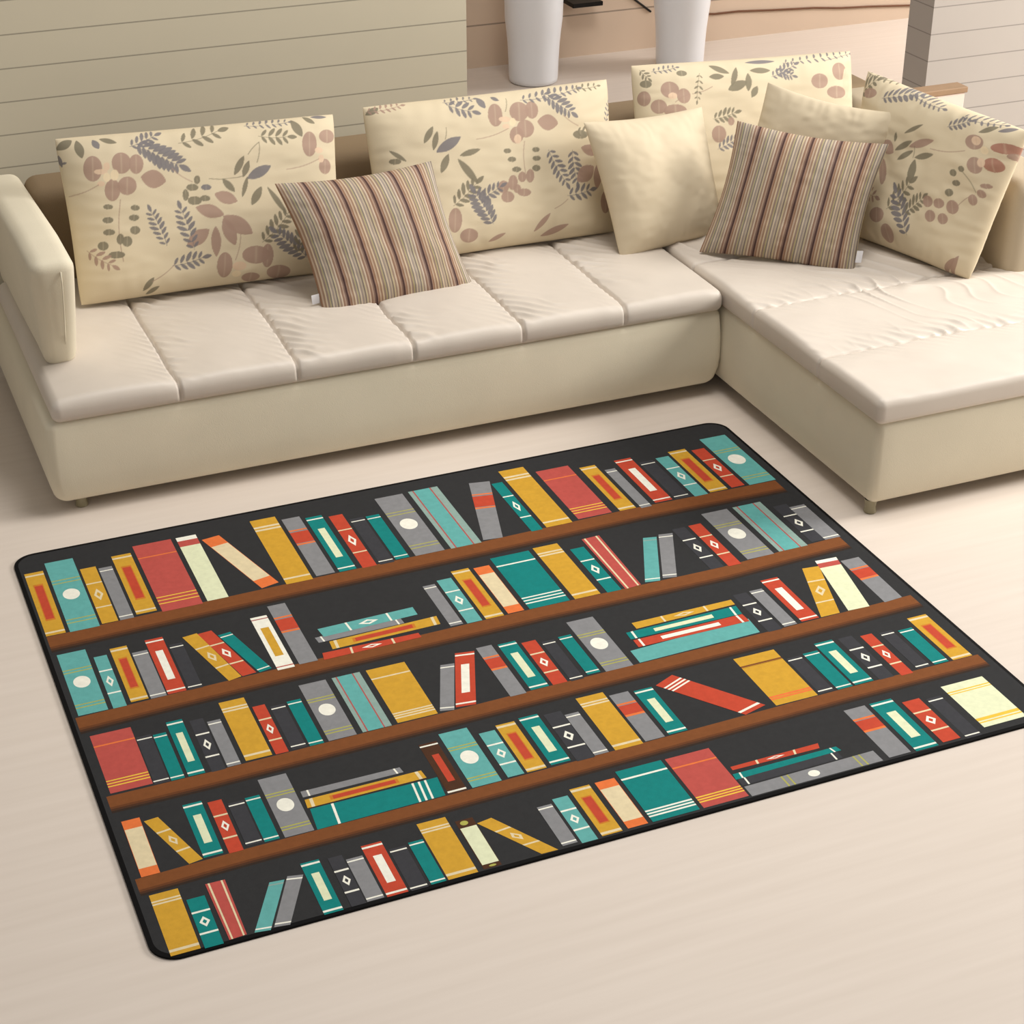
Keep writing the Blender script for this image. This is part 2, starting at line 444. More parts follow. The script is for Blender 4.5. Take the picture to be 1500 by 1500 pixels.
FLORAL['B']="""L 0.5 3.3 5.7 1.1 1.30 g
F 0.7 2.2 14.1 1.2 6 2.1 m
F 30.2 1.9 42.5 1.7 5 1.8 b
F 31.4 3.0 40.5 6.8 4 3.8 b
L 43.9 1.4 46.1 6.2 1.43 b
L 49.4 1.9 52.2 3.7 0.84 b
E 49.5 9.4 2.9 0.3 -0.5 4.6 m
E 59.3 9.1 3.9 0.4 -0.4 3.9 m
E 64.5 9.1 2.6 0.3 -0.3 3.5 m
E 60.9 16.2 3.5 0.4 -0.3 3.5 m
E 57.0 18.3 2.8 0.3 -0.3 3.3 m
E 53.0 11.5 2.4 0.3 -0.1 1.1 p
E 56.1 13.0 1.3 0.1 -0.2 1.6 c
E 53.1 14.4 1.5 0.2 -0.1 1.0 p
E 57.3 19.9 1.5 0.2 -0.2 1.8 p
L 66.2 14.0 74.5 15.7 3.18 m
S 53.7 8.6 55.3 3.0 0.28 g
F 60.7 4.6 84.4 2.7 9 2.8 b
F 70.2 2.9 80.3 11.9 7 3.8 b
F 83.5 2.6 94.0 2.5 4 2.0 g
L 19.9 17.1 24.2 11.0 1.23 g
L 23.4 20.2 25.6 13.0 1.17 g
L 24.4 21.1 34.6 16.3 2.05 b
L 33.4 23.5 41.9 22.0 1.18 g
L 32.5 24.6 39.8 35.2 1.43 g
L 25.3 29.2 29.1 22.3 1.45 g
L 6.4 18.2 12.5 23.1 0.85 g
E 8.1 22.6 2.3 0.3 -0.2 1.1 g
S 28.4 16.6 29.4 11.8 0.27 g
S 40.7 18.0 54.0 15.3 0.25 m
S 76.9 12.8 83.2 17.7 0.26 m
S 60.0 21.0 59.2 33.7 0.38 m
E 52.6 24.0 1.5 0.2 -0.1 1.0 g
E 64.3 24.9 1.5 0.2 -0.1 1.0 g
E 54.1 27.5 1.7 0.2 -0.1 1.0 g
E 64.2 28.3 1.7 0.2 -0.1 1.0 g
E 55.6 31.6 1.9 0.2 -0.1 1.0 g
E 63.8 32.1 1.7 0.2 -0.1 1.2 g
E 57.7 34.8 1.7 0.2 -0.2 2.0 m
E 61.0 34.8 1.7 0.2 -0.3 2.6 m
E 49.7 37.7 2.3 0.3 -0.3 2.4 m
E 53.7 36.5 1.9 0.2 -0.3 2.9 m
E 51.2 41.8 2.6 0.3 -0.2 2.2 m
E 58.0 40.9 2.8 0.4 -0.2 1.5 m
E 55.3 39.1 1.5 0.2 -0.2 1.7 m
F 29.0 42.4 38.7 35.1 5 4.1 g
F 44.4 51.8 38.3 38.9 8 4.4 b
F 38.9 41.5 48.3 37.5 5 3.2 b
E 29.2 48.1 2.8 0.4 -0.6 4.8 m
E 34.6 54.9 3.7 0.5 -0.3 2.8 m
F 69.5 25.5 76.0 39.2 7 3.3 b
F 80.0 26.7 80.9 39.4 6 3.5 b
L 83.9 26.3 92.4 29.4 2.23 m
L 80.9 39.4 89.1 34.3 3.18 m
L 89.9 43.5 91.9 32.8 2.17 m
F 76.1 44.5 86.4 43.5 4 3.6 b
S 70.3 49.0 76.4 45.8 0.28 m
L 61.7 57.2 68.5 50.5 1.15 m
L 64.9 59.4 76.5 56.0 1.38 m
L 42.7 58.6 49.7 56.0 0.91 m
E 83.9 21.2 3.3 0.4 -0.1 1.7 g
F 82.0 20.1 90.2 20.2 4 2.6 g
F 96.8 17.5 99.3 10.1 4 1.9 b
E 93.9 49.3 2.5 0.3 -0.3 4.4 m"""
FLORAL['C']="""L 32.5 2.4 40.3 6.3 1.31 g
L 31.3 7.2 37.7 7.4 1.28 g
L 49.5 5.8 58.8 6.4 1.30 g
L 48.6 2.1 62.2 2.4 0.87 b
L 38.7 13.2 47.4 10.4 1.98 g
L 40.5 11.9 43.9 3.9 1.20 g
L 47.5 14.5 48.4 6.8 1.44 g
L 48.7 17.1 51.7 12.7 1.42 g
F 58.7 9.2 70.1 4.7 6 2.8 b
F 65.3 3.5 98.7 1.4 10 2.2 b
F 60.9 6.8 68.2 9.4 5 2.7 b
E 80.6 12.7 4.0 0.3 -0.2 3.2 m
E 91.2 9.1 3.9 0.2 -0.2 3.8 m
E 94.6 14.4 2.1 0.1 -0.3 6.4 p
E 97.3 7.3 2.3 0.1 -0.1 2.7 p
E 88.8 18.1 5.0 0.4 -0.1 2.7 m
F 31.3 24.4 40.9 22.7 5 3.2 g
E 33.5 30.6 3.2 0.3 -0.2 3.4 m
F 32.7 36.5 41.4 33.1 5 2.8 b
S 23.1 13.6 32.0 11.3 0.26 m
E 19.2 14.1 2.9 0.2 -0.2 3.0 m
E 13.7 11.2 3.8 0.3 -0.2 3.3 m
E 8.6 17.4 3.2 0.3 -0.2 2.8 m
E 15.1 19.6 4.8 0.4 -0.1 2.5 m
E 3.3 13.7 2.4 0.2 -0.2 2.9 m
E 14.5 13.7 1.9 0.1 -0.1 1.3 p
F 3.0 2.2 5.6 5.7 3 2.1 g
F 7.5 3.3 17.9 2.3 5 1.8 b
E 4.5 8.1 2.2 0.2 -0.1 1.5 g
E 19.7 4.9 2.3 0.1 -0.1 1.2 g
S 22.1 13.5 15.3 16.3 0.26 m
E 39.2 26.0 1.4 0.1 -0.1 1.7 m
F 27.4 5.4 24.9 16.2 5 1.9 g"""
FLORAL['D']="""F 1.2 0.5 17.9 -0.7 6 2.0 g
F -1.2 10.3 7.9 1.8 5 3.8 g
E 7.9 6.8 4.2 -0.9 0.5 1.8 m
F 15.7 6.7 32.5 -1.5 9 3.4 b
F 26.6 1.4 43.1 2.4 7 2.3 b
F 49.3 7.9 56.8 3.3 5 2.7 b
F 52.5 2.7 69.4 0.7 7 2.0 b
L 31.6 15.6 39.7 10.0 0.79 g
L 27.5 19.9 27.5 16.3 0.75 g
L 21.3 21.3 27.9 23.8 2.57 m
L 28.5 22.7 36.1 17.2 1.13 g
L 35.1 19.6 46.0 14.2 1.49 m
L 30.6 25.7 37.4 20.5 1.09 g
L 39.0 22.7 47.9 19.1 1.20 g
L 40.6 32.0 39.5 23.2 1.93 g
S 38.3 22.9 37.6 18.7 0.28 g
E 24.0 31.7 1.8 -0.4 1.4 4.6 m
F 31.2 44.2 40.9 31.9 5 4.1 g
F 45.0 50.9 34.5 37.6 7 4.7 b
F 40.9 43.1 48.3 35.7 5 3.6 g
E 51.6 35.9 2.5 -0.7 0.9 2.0 m
E 57.1 35.2 2.4 -0.7 0.8 1.7 m
E 54.8 40.7 2.5 -0.7 0.9 2.1 m
E 61.1 40.1 2.3 -0.6 0.9 1.9 m
E 63.8 34.8 2.8 -0.8 1.2 2.4 m
S 70.0 28.8 65.7 34.3 0.27 m
S 71.9 26.9 63.7 21.0 0.24 g
E 59.7 22.7 1.6 -0.4 0.6 1.2 g
E 62.3 25.9 1.9 -0.5 0.5 1.0 g
E 60.4 30.1 1.8 -0.5 0.6 1.3 g
E 62.9 20.3 1.4 -0.3 0.5 1.0 g
E 74.5 23.5 2.0 -0.5 0.5 0.8 m
E 73.9 26.7 1.6 -0.4 0.8 1.4 m
E 71.5 29.8 1.8 -0.5 1.0 1.9 m
E 63.2 9.7 3.7 -0.9 1.4 2.5 m
E 63.7 9.0 1.9 -0.5 0.9 1.5 p
E 75.2 8.5 4.7 -1.1 1.1 1.8 r
E 67.6 17.5 3.0 -0.7 1.6 2.8 m
E 74.0 15.4 3.4 -0.8 1.4 2.4 r
E 68.7 11.3 1.6 -0.4 0.8 1.3 c
E 69.5 15.8 1.5 -0.4 0.9 1.6 p
E 79.2 10.5 2.4 -0.6 0.8 1.2 m
E 33.0 53.1 3.6 -1.1 1.1 3.5 m
E 26.1 47.6 4.4 -1.2 0.8 2.7 m
F 9.4 39.8 23.1 41.4 5 3.4 m
L 65.9 60.6 72.2 52.7 1.33 m
L 70.0 61.2 73.5 51.4 1.39 m
L 62.8 5.9 68.4 2.0 1.13 g
L 69.3 3.4 75.2 0.5 0.90 b
S 45.4 17.5 61.2 13.7 0.18 m"""

def paint(X, Y, prog, W, H):
    """print colours for points X, Y (cm) of a floral cushion face"""
    col = np.tile(CB, (X.size, 1)); px = .16
    def put(mask, c):
        mk = np.clip(mask, 0, 1)[:, None]*.94
        col[:] = col*(1-mk)+np.array(CC[c])*mk
    def box(x0, x1, y0, y1):
        return np.nonzero((X > x0) & (X < x1) & (Y > y0) & (Y < y1))[0]
    def leaf(a, b, w, c, p=.75):
        L = math.hypot(b[0]-a[0], b[1]-a[1])
        if L < .1: return
        ii = box(min(a[0], b[0])-w, max(a[0], b[0])+w, min(a[1], b[1])-w, max(a[1], b[1])+w)
        if not len(ii): return
        dx, dy = (b[0]-a[0])/L, (b[1]-a[1])/L
        t = ((X[ii]-a[0])*dx+(Y[ii]-a[1])*dy)/L; s = np.abs((X[ii]-a[0])*-dy+(Y[ii]-a[1])*dx)
        wid = w*np.sin(np.pi*np.clip(t, 0, 1))**p
        mk = np.clip((wid-s)/px+.5, 0, 1)*((t > 0) & (t < 1))
        mk = mk[:, None]*.94; col[ii] = col[ii]*(1-mk)+np.array(CC[c])*mk
    def stem(a, b, w, c):
        L = math.hypot(b[0]-a[0], b[1]-a[1]); ii = box(min(a[0], b[0])-.5, max(a[0], b[0])+.5, min(a[1], b[1])-.5, max(a[1], b[1])+.5)
        if L < .1 or not len(ii): return
        dx, dy = (b[0]-a[0])/L, (b[1]-a[1])/L
        t = ((X[ii]-a[0])*dx+(Y[ii]-a[1])*dy)/L; s = np.abs((X[ii]-a[0])*-dy+(Y[ii]-a[1])*dx-.05*L*np.sin(np.pi*t))
        mk = (np.clip((w-s)/px+.5, 0, 1)*((t > 0) & (t < 1)))[:, None]*.7
        col[ii] = col[ii]*(1-mk)+np.array(CC[c])*mk
    for l in prog.split('\n'):
        w = l.split(); c = w[-1]; n = [float(v) for v in w[1:-1]]
        if w[0] == 'E':
            a = n[0:2]; A = np.array([[n[2], n[4]], [n[3], n[5]]]); Ai = np.linalg.inv(A); R = max(abs(v) for v in n[2:])*1.5
            ii = box(a[0]-R, a[0]+R, a[1]-R, a[1]+R)
            if not len(ii): continue
            q = Ai@np.stack([X[ii]-a[0], Y[ii]-a[1]]); r = np.hypot(q[0], q[1])
            sc = max(.5, R/1.5)
            mk = np.clip((1-r)*sc/px+.5, 0, 1)
            vein = 1-.25*np.exp(-(q[0]/.08)**2)*(r < .9)
            mk = (mk*vein)[:, None]*.94; col[ii] = col[ii]*(1-mk)+np.array(CC[c])*mk
        elif w[0] == 'L': leaf(n[0:2], n[2:4], n[4], c)
        elif w[0] == 'S': stem(n[0:2], n[2:4], .18, c)
        elif w[0] == 'F':
            a = np.array(n[0:2]); b = np.array(n[2:4]); k = int(n[4]); ln = n[5]*1.15
            d = (b-a)/max(.1, np.linalg.norm(b-a)); nn = np.array([-d[1], d[0]])
            stem(a, b, .13, c)
            for i in range(k):
                p = a+(b-a)*((i+.4)/k); sz = ln*(1-.35*abs(2*(i+.5)/k-1))
                for s in (-1, 1):
                    q = p+(nn*s*.85+d*.62)*sz
                    leaf(p+nn*s*.1, q, max(.3, sz*.19), c, .6)
            leaf(b, b+d*ln*.9, max(.3, ln*.2), c)
    return col

def pillow(name, quad, thick, mats, nu, nv, pinch=.03, power=4, parent=None, prog=None, dims=None, wr=.0, seed=0, flat=.75, curl=0):
    """stuffed cushion on four corner points TL, TR, BR, BL; the printed side faces the room"""
    q = [np.array(p) for p in quad]
    def sheet(nu, nv, side):
        u = np.sin(np.linspace(-1, 1, nu)*np.pi/2*.92)/math.sin(np.pi/2*.92)
        v = np.sin(np.linspace(-1, 1, nv)*np.pi/2*.92)/math.sin(np.pi/2*.92)
        U, V = np.meshgrid(u, v, indexing='ij'); U = U.ravel(); V = V.ravel()
        rc = .985  # soft rounding of the four corners
        cr = 1-(1-rc)*(np.abs(U*V))**6
        U2 = U*(1-pinch*(1-V**2)*np.abs(U)**2)*cr; V2 = V*(1-pinch*(1-U**2)*np.abs(V)**2)*cr
        s = (U2+1)/2; t = (V2+1)/2
        P = (q[0][None]*((1-s)*(1-t))[:, None]+q[1][None]*(s*(1-t))[:, None]+q[2][None]*(s*t)[:, None]+q[3][None]*((1-s)*t)[:, None])
        N = np.cross(q[1]-q[0], q[3]-q[0]); N /= np.linalg.norm(N)
        if N[1] > 0: N = -N
        h = thick/2*((1-np.abs(U)**power)*(1-np.abs(V)**power))**flat
        # seam puckers and broad folds
        eu = np.exp(-(1-np.abs(U))/.16); ev = np.exp(-(1-np.abs(V))/.16)
        pk = np.sin(V*34+vnoise(U, V, 4, seed)*3)*eu*(1-np.abs(V)**8)+np.sin(U*38+vnoise(U, V, 4, seed+1)*3)*ev*(1-np.abs(U)**8)
        ramp = ((1-U**8)*(1-V**8))
        h = h+wr*(pk*.6+vnoise(U*1.0, V, 3.1, seed+2)*1.3+vnoise(U, V*1.3, 8, seed+4)*.4)*ramp*(h > 0)
        h = np.clip(h, 0, None)
        # edges wave a little
        P = P+N*((h if side == 0 else -h*.8)+curl*(U*V))[:, None]
        return P, U, V
    P, U, V = sheet(nu, nv, 0)
    k = 4; nu2, nv2 = (nu-1)//k+1, (nv-1)//k+1
    P2 = sheet(nu, nv, 1)[0].reshape(nu, nv, 3)[::k, ::k].reshape(-1, 3)
    F1 = grid_faces(nu, nv, 0); F2 = grid_faces(nu2, nv2, len(P), flip=True)
    allP = np.concatenate([P, P2]); org = allP[:len(P)].mean(0)
    N = np.cross(q[1]-q[0], q[3]-q[0]); e1 = np.cross(P[nv]-P[0], P[1]-P[0])
    Q = np.concatenate([F1, F2])
    if e1 @ (N if N[1] < 0 else -N) < 0: Q = Q[:, ::-1]
    me = fast_mesh(name, allP-org, Q)
    uv = me.uv_layers.new(name='UVMap')
    UVv = np.concatenate([np.stack([(U+1)/2, (V+1)/2], 1), np.stack([(U+1)/2, (V+1)/2], 1).reshape(nu, nv, 2)[::k, ::k].reshape(-1, 2)])
    li = np.zeros(len(me.loops), dtype=np.int32); me.loops.foreach_get('vertex_index', li)
    uv.data.foreach_set('uv', UVv[li].astype(np.float32).ravel())
    if prog:
        W, H = dims
        X = UVv[:, 0]*W; Y = UVv[:, 1]*H
        colr = paint(X, Y, prog, W, H)
        at = me.color_attributes.new('print', 'FLOAT_COLOR', 'POINT')
        at.data.foreach_set('color', np.concatenate([colr, np.ones((len(colr), 1))], 1).astype(np.float32).ravel())
    o = link(name, me, mats)
    o.location = tuple(org)
    return o

def tag_flap(parent, p, du, dv, w=.022, h=.03):
    p = np.array(p); du = np.array(du); dv = np.array(dv)
    n = np.cross(du, dv); n = n/np.linalg.norm(n)*.0008
    V = []
    for s in (-1, 1):
        for a, b in ((0, 0), (1, 0), (1, 1), (0, 1)): V.append(p+du*w*a+dv*h*b+n*s)
    F = [(0, 1, 2, 3), (7, 6, 5, 4), (0, 4, 5, 1), (1, 5, 6, 2), (2, 6, 7, 3), (3, 7, 4, 0)]
    me = mesh('care_label', V, F)
    me.materials.append(M_tag)
    o = bpy.data.objects.new('care_label', me); C.objects.link(o); o.parent = parent
    o.matrix_parent_inverse = Matrix.Translation(-Vector(parent.location))
    o['label'] = 'small white care label sewn to the edge'
    return o

G = 'floral back cushions on the sofa'
dA = [(.916, 6.370, .995), (1.940, 6.358, .967), (1.885, 6.147, .436), (.905, 6.155, .446)]
dB = [(2.036, 6.340, .985), (3.042, 6.340, .980), (2.995, 6.125, .432), (2.020, 6.128, .434)]
dC = [(3.151, 6.378, 1.01), (4.15, 6.362, 0.968), (4.105, 6.149, 0.43), (3.101, 6.148, 0.43)]
dD = [(3.941, 5.921, 1.025), (4.136, 5.149, 0.985), (3.975, 5.175, 0.43), (3.814, 5.76, 0.435)]
p = pillow('throw_pillow', dA, .17, M_floral, 473, 289, pinch=.022, power=5, prog=FLORAL['A'], dims=(100, 61), wr=.004, seed=1, flat=.6)
tag(p, 'leftmost long floral cushion, standing against the left arm of the sofa', 'cushion', G)
p = pillow('throw_pillow', dB, .17, M_floral, 473, 289, pinch=.022, power=5, prog=FLORAL['B'], dims=(100, 62), wr=.004, seed=2, flat=.6)
tag(p, 'long floral cushion between the left striped pillow and the smooth cream pillow', 'cushion', G)
p = pillow('throw_pillow', dC, .15, M_floral, 473, 289, pinch=.022, power=5, prog=FLORAL['C'], dims=(100, 63), wr=.004, seed=3, flat=.6)
tag(p, 'floral cushion furthest back in the corner, mostly hidden behind cream pillows', 'cushion', G)
p = pillow('throw_pillow', dD, .19, M_floral, 401, 305, pinch=.022, power=5, prog=FLORAL['D'], dims=(79, 60), wr=.007, seed=4, flat=.6)
tag(p, 'floral cushion at the far right, facing left in shade, cut by the photo edge', 'cushion', G)
p = pillow('throw_pillow', [(2.815, 6.078, 0.911), (3.347, 6.129, 0.894), (3.39, 5.965, 0.415), (2.902, 5.898, 0.405)], .20, M_plain, 161, 161, pinch=.06, power=2.8, wr=.0035, seed=5, flat=.62)
tag(p, 'plain cream pillow leaning on the middle floral cushions over the sofa corner', 'cushion', 'plain cream pillows')
p = pillow('throw_pillow', [(3.551, 6.0, 1.002), (3.94, 5.621, 0.939), (3.725, 5.655, 0.47), (3.371, 5.985, 0.51)], .12, M_plain, 161, 161, pinch=.10, power=2.6, wr=.004, seed=6, flat=.62)
tag(p, 'plain cream pillow standing behind the right striped pillow', 'cushion', 'plain cream pillows')
p = pillow('throw_pillow', [(1.609, 6.051, 0.842), (2.217, 6.081, 0.839), (2.306, 5.866, 0.385), (1.703, 5.832, 0.388)], .16, M_stripe, 161, 161, pinch=.085, power=2.6, wr=.004, seed=7, flat=.62)
tag(p, 'brown striped pillow leaning between the two left floral cushions', 'cushion', 'striped pillows')
tag_flap(p, (1.672, 5.868, .475), (1, 0, .1), (.1, .1, -1), .028, .036)
p = pillow('throw_pillow', [(3.372, 5.902, 0.902), (3.825, 5.549, 0.859), (3.638, 5.418, 0.402), (3.175, 5.79, 0.44)], .17, M_stripe, 161, 161, pinch=.085, power=2.6, wr=.004, seed=8, flat=.62)
tag(p, 'brown striped pillow in the sofa corner in front of a plain cream pillow', 'cushion', 'striped pillows')
tag_flap(p, (3.648, 5.432, .505), (.85, -.4, 0), (-.1, 0, -1), .024, .045)

